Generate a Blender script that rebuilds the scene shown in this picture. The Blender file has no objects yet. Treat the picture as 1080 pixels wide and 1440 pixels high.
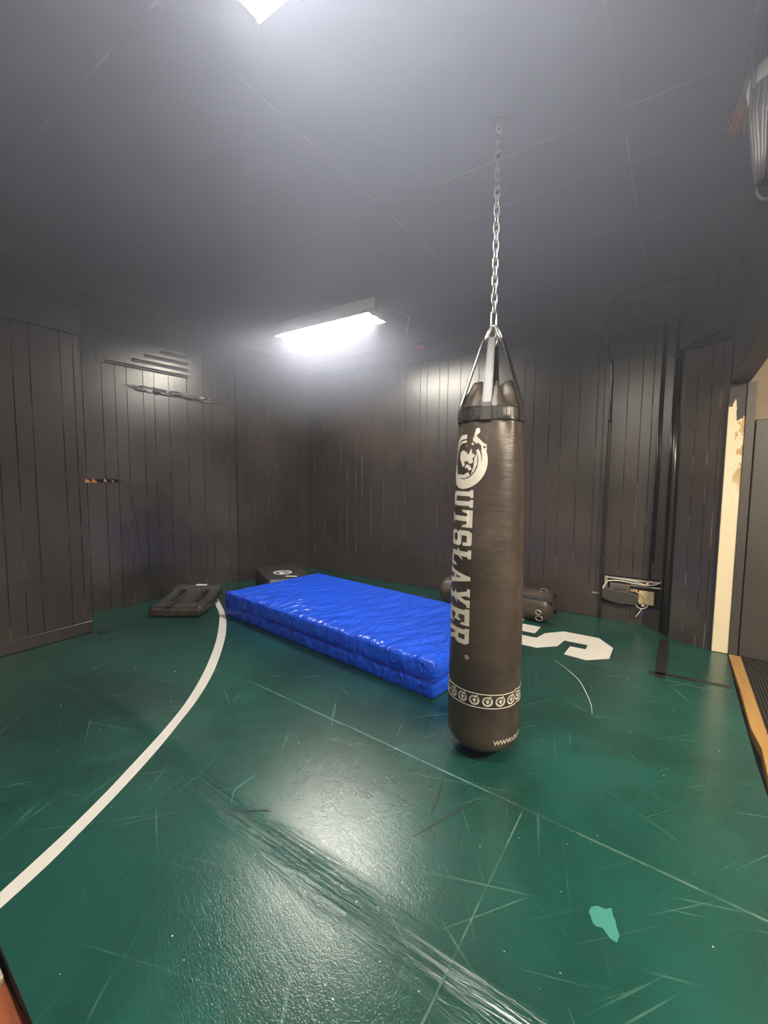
import bpy, bmesh, math, random
from mathutils import Vector, Matrix, noise
random.seed(7)
PI = math.pi
SC = bpy.context.scene
COL = SC.collection

# ------------------------------------------------------------------ camera
RIGHT = Vector((0.82942, 0.55857, 0.00797))
DOWN = Vector((0.05196, -0.06294, -0.99666))
FWD = Vector((-0.55620, 0.82707, -0.08123))
cam = bpy.data.cameras.new('camera')
cam.sensor_fit = 'VERTICAL'; cam.sensor_height = 36.0
cam.lens = 615.127 / 1440 * 36.0
cam.clip_start = 0.02
camo = bpy.data.objects.new('camera', cam)
m = Matrix.Identity(4)
for r in range(3):
    m[r][0] = RIGHT[r]; m[r][1] = -DOWN[r]; m[r][2] = -FWD[r]
m[0][3], m[1][3], m[2][3] = 0, 0, 1.4
camo.matrix_world = m
COL.objects.link(camo); SC.camera = camo

# ------------------------------------------------------------------ look, world, big lights
SC.view_settings.view_transform = 'Standard'
SC.view_settings.look = 'None'
SC.view_settings.gamma = 1.0
SC.view_settings.use_curve_mapping = False
SC.view_settings.exposure = 0.0
TUBE_POWER = 270.0
HALL_POWER = 240.0
WORLD_STRENGTH = 0.30
w = bpy.data.worlds.new('world'); SC.world = w; w.use_nodes = True
w.node_tree.nodes['Background'].inputs[0].default_value = (1.0, 0.86, 0.72, 1)
w.node_tree.nodes['Background'].inputs[1].default_value = WORLD_STRENGTH
SC.cycles.max_bounces = 6
SC.cycles.volume_step_rate = 3.0
SC.cycles.volume_max_steps = 64
SC.cycles.use_denoising = True


def area(name, loc, target, size, power, col):
    l = bpy.data.lights.new(name, 'AREA'); l.shape = 'RECTANGLE'
    l.size, l.size_y = size; l.energy = power; l.color = col
    o = bpy.data.objects.new(name, l); o.location = loc
    o.rotation_euler = (Vector(target) - Vector(loc)).to_track_quat('-Z', 'Y').to_euler()
    COL.objects.link(o); return o


# warm ceiling lamp of the hall beyond the opening on the right
area('hall_lamp', (2.1, 1.7, 2.62), (1.3, 2.6, 0.6), (0.7, 0.7), HALL_POWER, (1.0, 0.85, 0.66))


# ------------------------------------------------------------------ helpers
def link(name, me, parent=None):
    o = bpy.data.objects.new(name, me); COL.objects.link(o)
    if parent is not None: o.parent = parent
    return o


def obj(name, bm, mat, parent=None, smooth=False):
    me = bpy.data.meshes.new(name)
    bm.normal_update(); bm.to_mesh(me); bm.free()
    for mm in (mat if isinstance(mat, (list, tuple)) else [mat]): me.materials.append(mm)
    if smooth:
        for p in me.polygons: p.use_smooth = True
    return link(name, me, parent)


def struct(name, bm, mat, parent=None, smooth=False):
    o = obj(name, bm, mat, parent, smooth)
    if parent is None: o['kind'] = 'structure'
    return o


def tag(o, label, cat, group=None):
    o['label'] = label; o['category'] = cat
    if group: o['group'] = group
    return o


def thing(name, label, cat, loc=(0, 0, 0), rotz=0, group=None):
    o = bpy.data.objects.new(name, None); COL.objects.link(o)
    o.location = loc; o.rotation_euler = (0, 0, rotz); o.empty_display_size = .1
    return tag(o, label, cat, group)


def box(bm, x0, x1, y0, y1, z0, z1, mi=0):
    vs = [bm.verts.new(p) for p in ((x0, y0, z0), (x1, y0, z0), (x1, y1, z0), (x0, y1, z0), (x0, y0, z1), (x1, y0, z1), (x1, y1, z1), (x0, y1, z1))]
    fs = []
    for f in ((3, 2, 1, 0), (4, 5, 6, 7), (0, 1, 5, 4), (1, 2, 6, 5), (2, 3, 7, 6), (3, 0, 4, 7)):
        fc = bm.faces.new([vs[i] for i in f]); fc.material_index = mi; fs.append(fc)
    return vs, fs


def bevel(bm, w_, seg=2):
    bmesh.ops.bevel(bm, geom=list(bm.edges), offset=w_, segments=seg, profile=.5, affect='EDGES', clamp_overlap=True)


def bbox(x0, x1, y0, y1, z0, z1, w_=.004, seg=2):
    bm = bmesh.new(); box(bm, x0, x1, y0, y1, z0, z1); bevel(bm, w_, seg); return bm


def tube(bm, pts, r, seg=8, closed=False, cap=True):
    pts = [Vector(p) for p in pts]; n = len(pts); rings = []
    prev = None
    for i, p in enumerate(pts):
        if closed: t = pts[(i + 1) % n] - pts[i - 1]
        else: t = pts[min(i + 1, n - 1)] - pts[max(i - 1, 0)]
        t.normalize()
        if prev is None:
            a = Vector((0, 0, 1)) if abs(t.z) < .9 else Vector((1, 0, 0))
            nrm = t.cross(a).normalized()
        else:
            nrm = (prev - t * prev.dot(t)).normalized()
        prev = nrm; b = t.cross(nrm)
        rr = r[i] if isinstance(r, (list, tuple)) else r
        rings.append([bm.verts.new(p + (nrm * math.cos(2 * PI * k / seg) + b * math.sin(2 * PI * k / seg)) * rr) for k in range(seg)])
    for i in range(n if closed else n - 1):
        A, B = rings[i], rings[(i + 1) % n]
        for k in range(seg):
            bm.faces.new((A[k], A[(k + 1) % seg], B[(k + 1) % seg], B[k]))
    if not closed and cap:
        bm.faces.new(rings[0][::-1]); bm.faces.new(rings[-1])
    bmesh.ops.recalc_face_normals(bm, faces=bm.faces)


def spline(pts, n=8):
    pts = [Vector(p) for p in pts]; out = []
    for i in range(len(pts) - 1):
        p0, p1, p2, p3 = pts[max(i - 1, 0)], pts[i], pts[i + 1], pts[min(i + 2, len(pts) - 1)]
        for k in range(n):
            t = k / n
            out.append(.5 * ((2 * p1) + (p2 - p0) * t + (2 * p0 - 5 * p1 + 4 * p2 - p3) * t * t + (3 * p1 - p0 - 3 * p2 + p3) * t ** 3))
    out.append(pts[-1]); return out


def grid(bm, nu, nv, fn, closed_u=False):
    V = [[bm.verts.new(fn(i, j)) for j in range(nv)] for i in range(nu)]
    for i in range(nu if closed_u else nu - 1):
        for j in range(nv - 1):
            bm.faces.new((V[i][j], V[(i + 1) % nu][j], V[(i + 1) % nu][j + 1], V[i][j + 1]))
    return V


def prism(bm, poly, z0, z1, mi=0):
    """flat outline (x, y) given a real thickness"""
    lo = [bm.verts.new((p[0], p[1], z0)) for p in poly]; hi = [bm.verts.new((p[0], p[1], z1)) for p in poly]
    n = len(poly)
    fs = [bm.faces.new(hi), bm.faces.new(lo[::-1])]
    for i in range(n): fs.append(bm.faces.new((lo[i], lo[(i + 1) % n], hi[(i + 1) % n], hi[i])))
    for f in fs: f.material_index = mi
    bmesh.ops.recalc_face_normals(bm, faces=bm.faces)


# ------------------------------------------------------------------ materials
class NT:
    def __init__(s, name):
        s.m = bpy.data.materials.new(name); s.m.use_nodes = True
        s.t = s.m.node_tree; s.b = s.t.nodes['Principled BSDF']
    def n(s, typ, **kw):
        x = s.t.nodes.new(typ)
        for k, v in kw.items(): setattr(x, k, v)
        return x
    def l(s, a, b): s.t.links.new(a, b)
    def val(s, sock, v):
        if hasattr(v, 'is_output') or isinstance(v, bpy.types.NodeSocket): s.l(v, sock)
        else: sock.default_value = v
    def math(s, op, a, b=0.0, c=0.0, clamp=False):
        x = s.n('ShaderNodeMath', operation=op, use_clamp=clamp)
        s.val(x.inputs[0], a); s.val(x.inputs[1], b); s.val(x.inputs[2], c)
        return x.outputs[0]
    def pos(s): return s.n('ShaderNodeNewGeometry').outputs['Position']
    def objc(s): return s.n('ShaderNodeTexCoord').outputs['Object']
    def xyz(s, v):
        x = s.n('ShaderNodeSeparateXYZ'); s.l(v, x.inputs[0]); return x.outputs
    def mapping(s, v, scale=(1, 1, 1), rot=(0, 0, 0), loc=(0, 0, 0)):
        if any(rot):                                   # turn first, then stretch
            r = s.n('ShaderNodeMapping'); s.l(v, r.inputs[0]); r.inputs['Rotation'].default_value = rot; v = r.outputs[0]
        x = s.n('ShaderNodeMapping'); s.l(v, x.inputs[0])
        x.inputs['Scale'].default_value = scale; x.inputs['Location'].default_value = loc
        return x.outputs[0]
    def noise(s, v, scale, detail=3, rough=.55, dist=0):
        x = s.n('ShaderNodeTexNoise'); s.l(v, x.inputs['Vector'])
        x.inputs['Scale'].default_value = scale; x.inputs['Detail'].default_value = detail
        x.inputs['Roughness'].default_value = rough; x.inputs['Distortion'].default_value = dist
        return x.outputs[0]
    def voro(s, v, scale, feature='F1'):
        x = s.n('ShaderNodeTexVoronoi', feature=feature); s.l(v, x.inputs['Vector']); x.inputs['Scale'].default_value = scale
        return x.outputs['Distance']
    def ramp(s, v, a, b, lo=0.0, hi=1.0):
        x = s.n('ShaderNodeMapRange', interpolation_type='SMOOTHSTEP'); s.val(x.inputs[0], v)
        for i, q in enumerate((a, b, lo, hi)): x.inputs[i + 1].default_value = q
        return x.outputs[0]
    def mix(s, f, a, b):
        x = s.n('ShaderNodeMix', data_type='RGBA'); s.val(x.inputs[0], f)
        for i, v in ((6, a), (7, b)):
            if isinstance(v, tuple): x.inputs[i].default_value = (*v[:3], 1)
            else: s.l(v, x.inputs[i])
        return x.outputs[2]
    def line(s, c, at, wd):
        d = s.math('ABSOLUTE', s.math('SUBTRACT', c, at))
        return s.ramp(d, wd * .5, wd, 1, 0)
    def bump(s, h, strength=.3, dist=.01, prev=None):
        x = s.n('ShaderNodeBump'); x.inputs['Strength'].default_value = strength; x.inputs['Distance'].default_value = dist
        s.l(h, x.inputs['Height'])
        if prev is not None: s.l(prev, x.inputs['Normal'])
        return x.outputs[0]
    def out(s, col=None, rough=None, normal=None, metal=None, spec=None, coat=None):
        for k, v in (('Base Color', col), ('Roughness', rough), ('Normal', normal), ('Metallic', metal), ('Specular IOR Level', spec), ('Coat Weight', coat)):
            if v is None: continue
            if isinstance(v, tuple): v = (*v[:3], 1)
            s.val(s.b.inputs[k], v)
        return s.m


def simple(name, col, rough=.5, metal=0.0, var=.15, scale=30.0, bump=0.0, spec=.5):
    t = NT(name); o = t.objc()
    nz = t.noise(o, scale, 4)
    c = t.mix(nz, tuple(x * (1 - var) for x in col), tuple(min(1, x * (1 + var)) for x in col))
    nm = t.bump(t.noise(o, scale * 3, 4), bump, .004) if bump else None
    return t.out(c, rough, nm, metal, spec)


def paint(name, base, rough, dirt, dirt_amt=.5, streak=1.0):
    """semi-gloss dark wall paint with dusty patches and brush unevenness"""
    t = NT(name); p = t.pos()
    big = t.noise(p, 1.3, 5, .6, .3)
    fine = t.noise(t.mapping(p, (1, 1, .12)), 26, 4, .6)
    f = t.math('MULTIPLY', t.ramp(big, .30, .74), dirt_amt)
    c = t.mix(f, base, dirt)
    c = t.mix(t.ramp(fine, .5, .85, 0, .22), c, tuple(min(1, q * 1.4) for q in dirt))
    specks = t.ramp(t.noise(p, 70, 2, .5), .76, .84)
    c = t.mix(t.math('MULTIPLY', specks, .4), c, (.25, .22, .19))
    rg = t.math('ADD', t.math('MULTIPLY', t.math('SUBTRACT', big, .5), .10), rough)
    h = t.math('ADD', t.math('MULTIPLY', fine, .35 * streak), t.math('MULTIPLY', t.noise(p, 6, 2, .4), .8))
    return t.out(c, rg, t.bump(h, .07, .005), spec=.85)


M = {}
M['wall'] = paint('black_wall_paint', (.028, .023, .020), .325, (.074, .058, .048))
M['wall_old'] = paint('patched_black_paint', (.022, .019, .018), .325, (.085, .070, .062), .8)
M['pier'] = paint('brown_black_paint', (.028, .022, .020), .38, (.052, .039, .034), .8)
M['trim'] = paint('black_trim_paint', (.022, .018, .018), .5, (.035, .03, .03))


def groove_mat(name):
    t = NT(name); p = t.pos()
    nz = t.noise(t.mapping(p, (6, 6, 1.3)), 3.0, 4, .7)
    c = t.mix(t.ramp(nz, .46, .68), (.016, .013, .012), (.21, .17, .145))
    return t.out(c, .5)


M['groove'] = groove_mat('worn_groove')


def ceiling_mat():
    t = NT('dark_ceiling_paint'); p = t.pos(); x, y, z = t.xyz(p)
    nz = t.noise(p, 1.1, 4); brk = t.noise(p, 5, 3)
    c = t.mix(nz, (.030, .029, .034), (.050, .048, .054))
    ln = None
    for ax, at in ((y, .93), (y, 2.325), (y, 2.72), (y, 3.375), (x, -3.255), (x, -.30), (x, -1.6)):
        q = t.line(ax, at, .008)
        ln = q if ln is None else t.math('MAXIMUM', ln, q)
    f = t.math('MULTIPLY', ln, t.ramp(brk, .42, .6, .0, .28))
    c = t.mix(f, c, (.30, .28, .27))
    h = t.math('SUBTRACT', t.math('MULTIPLY', t.noise(p, 90, 3), .4), ln)
    return t.out(c, .46, t.bump(h, .2, .004), spec=.5)


M['ceiling'] = ceiling_mat()


def floor_mat():
    t = NT('green_wrestling_mat'); p = t.pos(); x, y, z = t.xyz(p)
    big = t.noise(p, .9, 5, .6, .4); mid = t.noise(p, 5, 5, .65); fine = t.noise(p, 110, 3, .6)
    c = t.mix(t.ramp(big, .35, .7), (.0058, .040, .030), (.0115, .077, .059))
    c = t.mix(t.ramp(mid, .5, .8, 0, .5), c, (.018, .050, .040))
    c = t.mix(t.ramp(fine, .5, .8, 0, .3), c, (.033, .095, .076))
    # scuffs: long thin scratches in three directions
    sc = None
    for ang, sx, th in ((.5, 40, .70), (-.35, 55, .70), (1.3, 34, .70), (2.2, 60, .70), (.95, 30, .70), (-.8, 45, .70)):
        v = t.mapping(p, (1.1, sx, 1), (0, 0, ang), (ang * 7, ang * 3, 0))
        q = t.ramp(t.noise(v, 1.0, 2, .5, .25), th - .02, th + .05)
        sc = q if sc is None else t.math('MAXIMUM', sc, q)
    c = t.mix(t.math('MULTIPLY', sc, t.ramp(mid, .4, .6, .15, .7)), c, (.07, .15, .125))
    dk = t.ramp(t.noise(t.mapping(p, (1.3, 22, 1), (0, 0, .75), (5, 1, 0)), 1.2, 2, .5, .3), .735, .78)
    c = t.mix(t.math('MULTIPLY', dk, .55), c, (.006, .025, .02))
    specks = t.ramp(t.noise(p, 55, 1, .4), .80, .83)
    c = t.mix(t.math('MULTIPLY', specks, .8), c, (.55, .55, .48))
    # seams between the rolled-out mat strips
    wob = t.math('MULTIPLY', t.math('SUBTRACT', t.noise(p, 3, 3), .5), .03)
    yw = t.math('ADD', y, wob)
    yt = t.math('SUBTRACT', yw, t.math('MULTIPLY', t.math('ADD', x, .9), -.062))
    s1 = t.line(yt, 1.06, .05)
    s2 = t.math('MULTIPLY', t.line(t.math('ADD', y, t.math('MULTIPLY', wob, .2)), t.math('ADD', 1.765, t.math('MULTIPLY', x, -.05)), .007), t.ramp(x, -2.5, -2.1))
    s3 = t.math('MULTIPLY', t.line(y, 3.55, .005), t.math('GREATER_THAN', x, -.75))
    s4 = t.math('MULTIPLY', t.line(t.math('ADD', x, t.math('MULTIPLY', wob, .15)), -.475, .004), t.math('MULTIPLY', t.math('LESS_THAN', y, 1.78), 1.0))
    brk = t.ramp(t.noise(p, 4, 4, .7), .42, .6, .15, .8)
    lt = t.math('MAXIMUM', s2, t.math('MAXIMUM', s3, s4))
    c = t.mix(t.math('MULTIPLY', lt, brk), c, (.10, .17, .15))
    c = t.mix(t.math('MULTIPLY', s1, t.ramp(t.noise(p, 8, 4, .6), .4, .7, .0, .45)), c, (.008, .035, .028))
    # surface: fine leather creases, deeper wrinkles either side of the fold
    lea = t.voro(t.mapping(p, (1, 1.6, 1), (0, 0, .4)), 75, 'DISTANCE_TO_EDGE')
    lea = t.ramp(lea, 0, .16)
    cre = t.noise(t.mapping(p, (9, 46, 1), (0, 0, .25)), 1.6, 4, .6, .8)
    near = t.ramp(t.math('ABSOLUTE', t.math('SUBTRACT', yt, 1.06)), .015, .11, 1, 0)
    wr = t.math('MULTIPLY', t.noise(t.mapping(p, (5, 60, 1)), 1.0, 4, .6, .6), near)
    fold = t.ramp(t.math('ABSOLUTE', t.math('SUBTRACT', yt, 1.06)), .0, .07, -1, 0)
    h = t.math('ADD', t.math('MULTIPLY', lea, .05), t.math('MULTIPLY', cre, .26))
    h = t.math('ADD', h, t.math('MULTIPLY', wr, 3.0))
    h = t.math('ADD', h, t.math('MULTIPLY', fold, 2.6))
    h = t.math('SUBTRACT', h, t.math('MULTIPLY', lt, .35))
    h = t.math('ADD', h, t.math('MULTIPLY', t.noise(p, 2.2, 3), .7))
    rg = t.math('ADD', t.math('MULTIPLY', t.math('SUBTRACT', mid, .5), .04), .250)
    rg = t.math('SUBTRACT', rg, t.math('MULTIPLY', t.ramp(x, -1.6, .35), t.ramp(y, .3, 3.4, 0, .07)))
    return t.out(c, rg, t.bump(h, .36, .008), spec=.68)


M['floor'] = floor_mat()
M['mat_edge'] = simple('black_mat_edge', (.012, .013, .012), .7)
M['white_paint'] = simple('white_mat_paint', (.70, .68, .63), .45, var=.05, scale=8, bump=.05)
M['patch'] = simple('pale_green_patch', (.035, .20, .165), .6, var=.08)
M['tape'] = simple('black_floor_tape', (.016, .015, .014), .38, var=.4, scale=20, bump=.4)


def vinyl(name, base, worn, rough, sc=1.0, amt=.5, bumpd=.006, bs=.35):
    t = NT(name); p = t.objc()
    big = t.noise(p, 3 * sc, 5, .62); cr = t.noise(t.mapping(p, (1, 1, 5)), 9 * sc, 5, .6, .6)
    fine = t.noise(p, 120 * sc, 3)
    c = t.mix(t.math('MULTIPLY', t.ramp(big, .35, .72), amt), base, worn)
    c = t.mix(t.ramp(fine, .5, .8, 0, .25), c, worn)
    rg = t.math('ADD', t.math('MULTIPLY', t.math('SUBTRACT', big, .5), .25), rough)
    h = t.math('ADD', cr, t.math('MULTIPLY', fine, .12))
    return t.out(c, rg, t.bump(h, bs, bumpd))


M['bag'] = vinyl('black_bag_vinyl', (.030, .024, .020), (.075, .056, .043), .385, 1.0, .8, .007, .24)
M['strap'] = vinyl('black_strap_vinyl', (.026, .024, .023), (.055, .052, .049), .385, 1.0, .3, .002, .1)
M['print'] = simple('cream_print', (.60, .555, .46), .5, var=.06, scale=20)
M['stitch'] = simple('dark_stitching', (.012, .011, .010), .8)
M['steel'] = simple('zinc_steel', (.62, .60, .56), .32, .9, var=.12)
M['padv'] = vinyl('black_pad_vinyl', (.030, .028, .028), (.066, .060, .056), .385, 2.0, .5, .006, .4)
M['pad_worn'] = vinyl('brown_worn_pad_edge', (.045, .036, .028), (.10, .076, .055), .55, 3.0, .8)
M['web'] = simple('black_webbing', (.018, .017, .016), .8, var=.3, scale=90, bump=.4)
M['white_label'] = simple('white_label', (.72, .72, .70), .6, var=.04)


def blue_mat():
    t = NT('blue_vinyl'); p = t.objc()
    big = t.noise(p, 2.2, 4)
    c = t.mix(big, (.009, .075, .66), (.014, .105, .84))
    x, y, z = t.xyz(p)
    wn = t.noise(t.mapping(p, (6, 1.5, 3)), 1.5, 3, .5, .8)
    wr = t.math('POWER', t.math('SUBTRACT', 1.0, t.math('ABSOLUTE', t.math('MULTIPLY', t.math('SUBTRACT', wn, .5), 3.2)), 0, True), 3.0)
    sc = t.ramp(t.noise(t.mapping(p, (4, 60, 1), (0, 0, .9)), 1, 2), .73, .78)
    c = t.mix(t.math('MULTIPLY', sc, .25), c, (.25, .35, .85))
    return t.out(c, .255, t.bump(t.math('ADD', wr, t.math('MULTIPLY', t.noise(p, 60, 3), .05)), .7, .016), spec=.5)


M['blue'] = blue_mat()
M['welt'] = simple('dark_blue_welt', (.006, .030, .42), .42)
M['lamp_white'] = simple('white_enamel', (.80, .78, .72), .4, var=.03)


def emit(name, col, s):
    mm = bpy.data.materials.new(name); mm.use_nodes = True
    b = mm.node_tree.nodes['Principled BSDF']
    b.inputs['Base Color'].default_value = (.9, .9, .9, 1)
    b.inputs['Emission Color'].default_value = (*col, 1); b.inputs['Emission Strength'].default_value = s
    return mm


M['tube'] = emit('lit_fluorescent_tube', (1.0, .965, .915), TUBE_POWER)
M['pipe'] = simple('black_painted_pipe', (.024, .021, .020), .22, 0, var=.3, scale=18)
M['cream'] = None


def jamb_mat():
    t = NT('peeling_cream_paint'); p = t.objc(); x, y, z = t.xyz(p)
    nz = t.noise(t.mapping(p, (1, 1, .55)), 16, 3, .6)
    c = t.mix(t.noise(p, 7, 3), (.60, .51, .34), (.68, .60, .43))
    peel = t.math('MULTIPLY', t.ramp(nz, .52, .56), t.math('MULTIPLY', t.ramp(x, .045, .06), t.ramp(z, 1.15, 1.5)))
    c = t.mix(peel, c, (.42, .28, .11))
    ed = t.math('ADD', 1.86, t.math('MULTIPLY', t.math('SUBTRACT', nz, .5), .35))
    ed = t.math('ADD', ed, t.ramp(x, .04, .06, .12, 0))
    blk = t.ramp(t.math('SUBTRACT', z, ed), 0, .012)
    c = t.mix(blk, c, (.022, .018, .020))
    c = t.mix(t.math('MULTIPLY', t.math('GREATER_THAN', nz, .68), blk), c, (.5, .46, .40))
    spots = t.ramp(t.noise(p, 30, 1), .76, .79)
    c = t.mix(t.math('MULTIPLY', spots, .5), c, (.45, .38, .25))
    return t.out(c, .5, t.bump(nz, .15, .003))


M['jamb'] = jamb_mat()


def wood_mat():
    t = NT('worn_pine'); p = t.objc()
    g = t.noise(t.mapping(p, (30, 1.5, 30)), 1.5, 4, .6, .5)
    c = t.mix(g, (.22, .11, .03), (.42, .25, .085))
    c = t.mix(t.ramp(t.noise(p, 9, 3), .62, .72), c, (.22, .11, .03))
    return t.out(c, .45, t.bump(g, .2, .003))


M['wood'] = wood_mat()
M['hallwall'] = simple('tan_hall_wall', (.20, .15, .10), .6, var=.15, scale=5)
M['hallpanel'] = paint('dark_panel_paint', (.030, .026, .022), .45, (.05, .042, .035))
M['rubber'] = simple('ribbed_rubber', (.020, .018, .016), .6, var=.2)
M['brick'] = simple('red_brown_floor_tile', (.33, .09, .035), .6, var=.35, scale=12, bump=.3)
M['beige'] = simple('beige_board', (.55, .46, .34), .6, var=.15, scale=6)
M['plaster'] = paint('rough_black_plaster', (.032, .029, .028), .36, (.07, .062, .056), .7)
M['splinter'] = simple('bare_orange_wood', (.52, .24, .09), .7, var=.3)
M['void'] = simple('dark_hole', (.004, .004, .004), .9)
M['dim_grey'] = simple('grey_plastic', (.085, .075, .066), .5, var=.15)
M['dark_grey'] = simple('dark_grey_plastic', (.045, .040, .037), .5, var=.15)
M['alu'] = simple('bare_aluminium', (.55, .50, .43), .4, .7, var=.25, scale=25)
M['cream_plate'] = simple('cream_cover_plate', (.58, .48, .27), .55, var=.15, scale=12)
M['copper'] = simple('orange_cap', (.75, .36, .12), .45)
M['wire_white'] = simple('white_wire', (.62, .58, .52), .5)
M['wire_blue'] = simple('blue_wire', (.04, .06, .30), .5)
M['wire_black'] = simple('black_wire', (.012, .011, .011), .45)
M['red'] = simple('red_plug', (.55, .06, .04), .5)
M['cable_grey'] = simple('grey_cable_jacket', (.055, .050, .052), .42, var=.35, scale=60)
M['grey_strap'] = simple('grey_strap', (.34, .32, .29), .55)
M['straw'] = simple('tan_straw', (.45, .20, .06), .8, var=.35, scale=60)

# ------------------------------------------------------------------ room shell
CEIL = 3.045
FX0, FX1, FY0, FY1 = -4.95, .392, .345, 4.95


def back_y(x): return 4.87 - (x + 4.69) * (.09 / 4.69)


def left_x(y): return -4.86 + (y - 1.7) * .17 / 3.17


# floor: the green mat, its edges running as in the photo
bm = bmesh.new()
edge = [(-4.95, .36), (-1.60, .357), (-1.30, .341), (.405, .30), (.398, 2.45), (.388, 2.79), (.386, 3.10), (.385, 3.66), (.392, 4.40), (.392, 4.95), (-4.95, 4.95)]
prism(bm, edge, -.045, 0)
for f in bm.faces:
    if f.normal.z < .5: f.material_index = 1
floor = struct('floor', bm, [M['floor'], M['mat_edge']])

bm = bmesh.new()
LL = [(-4.107, 2.84), (-3.789, 2.663), (-3.435, 2.404), (-3.097, 2.126), (-2.74, 1.79), (-2.469, 1.494), (-2.292, 1.256), (-2.169, 1.064), (-2.029, .837), (-1.933, .664), (-1.867, .527), (-1.79, .359)]
RR = [(-4.127, 2.913), (-3.777, 2.719), (-3.432, 2.485), (-3.1, 2.218), (-2.711, 1.856), (-2.449, 1.562), (-2.255, 1.296), (-2.12, 1.097), (-1.979, .863), (-1.876, .675), (-1.804, .535), (-1.732, .359)]
LL = [(-4.35, 2.99)] + LL; RR = [(-4.38, 3.05)] + RR
la = spline([(*p, 0) for p in LL], 6); ra = spline([(*p, 0) for p in RR], 6)
V = []
for a, b in zip(la, ra):
    V.append([bm.verts.new((a.x, a.y, .0002)), bm.verts.new((a.x, a.y, .0016)), bm.verts.new((b.x, b.y, .0016)), bm.verts.new((b.x, b.y, .0002))])
for i in range(len(V) - 1):
    for k in range(3): bm.faces.new((V[i][k], V[i + 1][k], V[i + 1][k + 1], V[i][k + 1]))
bmesh.ops.recalc_face_normals(bm, faces=bm.faces)
obj('painted_circle_line', bm, M['white_paint'], floor)['label'] = 'white curved boundary line'

S = [(-1.009, 3.953), (-1.008, 4.152), (-1.210, 4.150), (-1.345, 3.975), (-1.345, 3.760), (-1.200, 3.618), (-.906, 3.62), (-.772, 3.754), (-.752, 3.922), (-.566, 3.926), (-.563, 3.813), (-.682, 3.809), (-.690, 3.609), (-.524, 3.587), (-.38, 3.719), (-.382, 3.974), (-.512, 4.155), (-.803, 4.152), (-.933, 4.007), (-.966, 3.845), (-1.155, 3.845), (-1.155, 3.953)]
bm = bmesh.new(); prism(bm, S, .0002, .0016)
obj('painted_letter', bm, M['white_paint'], floor)['label'] = 'white block letter S'
bm = bmesh.new(); prism(bm, [(-1.252, 4.376), (-1.205, 4.473), (-1.197, 4.196), (-1.26, 4.27)], .0002, .0016)
prism(bm, [(-1.72, 4.50), (-1.42, 4.50), (-1.42, 4.12), (-1.52, 4.12), (-1.52, 4.40), (-1.72, 4.40)], .0002, .0016)
obj('painted_letter', bm, M['white_paint'], floor)['label'] = 'corner of another white letter behind the bag'
bm = bmesh.new()
prism(bm, [(-.171, 1.459), (-.166, 1.482), (-.151, 1.497), (-.128, 1.499), (-.111, 1.515), (-.104, 1.49), (-.096, 1.476), (-.09, 1.455), (-.080, 1.433), (-.084, 1.404), (-.103, 1.406), (-.126, 1.429), (-.145, 1.422), (-.156, 1.43), (-.162, 1.446)], .0002, .0014)
obj('worn_patch', bm, M['patch'], floor)['label'] = 'pale green scuffed patch'


def tape_strip(pts, wd, name='floor_tape'):
    bm = bmesh.new(); pts = spline([(*p, 0) for p in pts], 5); V = []
    for i, p in enumerate(pts):
        d = (pts[min(i + 1, len(pts) - 1)] - pts[max(i - 1, 0)]).normalized(); n = Vector((-d.y, d.x, 0))
        q = wd * (.5 + .10 * noise.noise(p * 9))
        V.append([bm.verts.new((p - n * q) + Vector((0, 0, .0004))), bm.verts.new((p - n * q) + Vector((0, 0, .003))), bm.verts.new((p + n * q) + Vector((0, 0, .003))), bm.verts.new((p + n * q) + Vector((0, 0, .0004)))])
    for i in range(len(V) - 1):
        for k in range(3): bm.faces.new((V[i][k], V[i + 1][k], V[i + 1][k + 1], V[i][k + 1]))
    bmesh.ops.recalc_face_normals(bm, faces=bm.faces)
    return obj(name, bm, M['tape'], floor)


tape_strip([(-.035, 4.46), (-.035, 4.2), (-.038, 3.9), (-.042, 3.56)], .066)
tape_strip([(-.11, 3.618), (0, 3.645), (.15, 3.660), (.30, 3.672), (.365, 3.675)], .042)
def scuff(pts, wd, mat, label):
    bm = bmesh.new(); pts = spline([(*p, .0009) for p in pts], 6); n = len(pts) - 1
    tube(bm, pts, [wd * (.25 + .75 * math.sin(PI * min(max(i / n, .06), .94))) for i in range(n + 1)], 5)
    for v in bm.verts: v.co.z = .0004 + (v.co.z - .0009 + wd) * .35
    obj('scuff_mark', bm, mat, floor)['label'] = label


SCR = [(-.72, 3.442), (-.613, 3.333), (-.506, 3.192), (-.427, 3.013), (-.382, 2.883), (-.358, 2.771)]
DSH = [(-1.518, 1.104), (-1.57, 1.161), (-1.575, 1.223), (-1.573, 1.283)]
BLK = [((-1.50, 1.072), (-1.345, 1.174)), ((-.797, 1.376), (-.645, 1.766)), ((-.779, 1.517), (-.845, 1.785))]
scuff(SCR, .0022, M['white_paint'], 'thin white curved scratch')
scuff(DSH, .0026, M['patch'], 'pale ragged scratch beside the fold')
for a_, b_ in BLK: scuff([a_, ((a_[0] + b_[0]) / 2 + .004, (a_[1] + b_[1]) / 2), b_], .0028, M['mat_edge'], 'dark rubber streak')
bm = bmesh.new(); prism(bm, [(-4.215, 1.735), (-4.17, 1.705), (-4.13, 1.78), (-4.19, 1.79)], .0005, .006)
obj('floor_tape', bm, M['tape'], floor)

bm = bmesh.new(); box(bm, -5.0, .474, .345, 5.0, -.2, -.046)
struct('floor_base', bm, M['mat_edge'])

# ceiling
bm = bmesh.new(); box(bm, -5.1, .5, -1.4, 5.1, CEIL, CEIL + .1)
struct('ceiling', bm, M['ceiling'])


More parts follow.
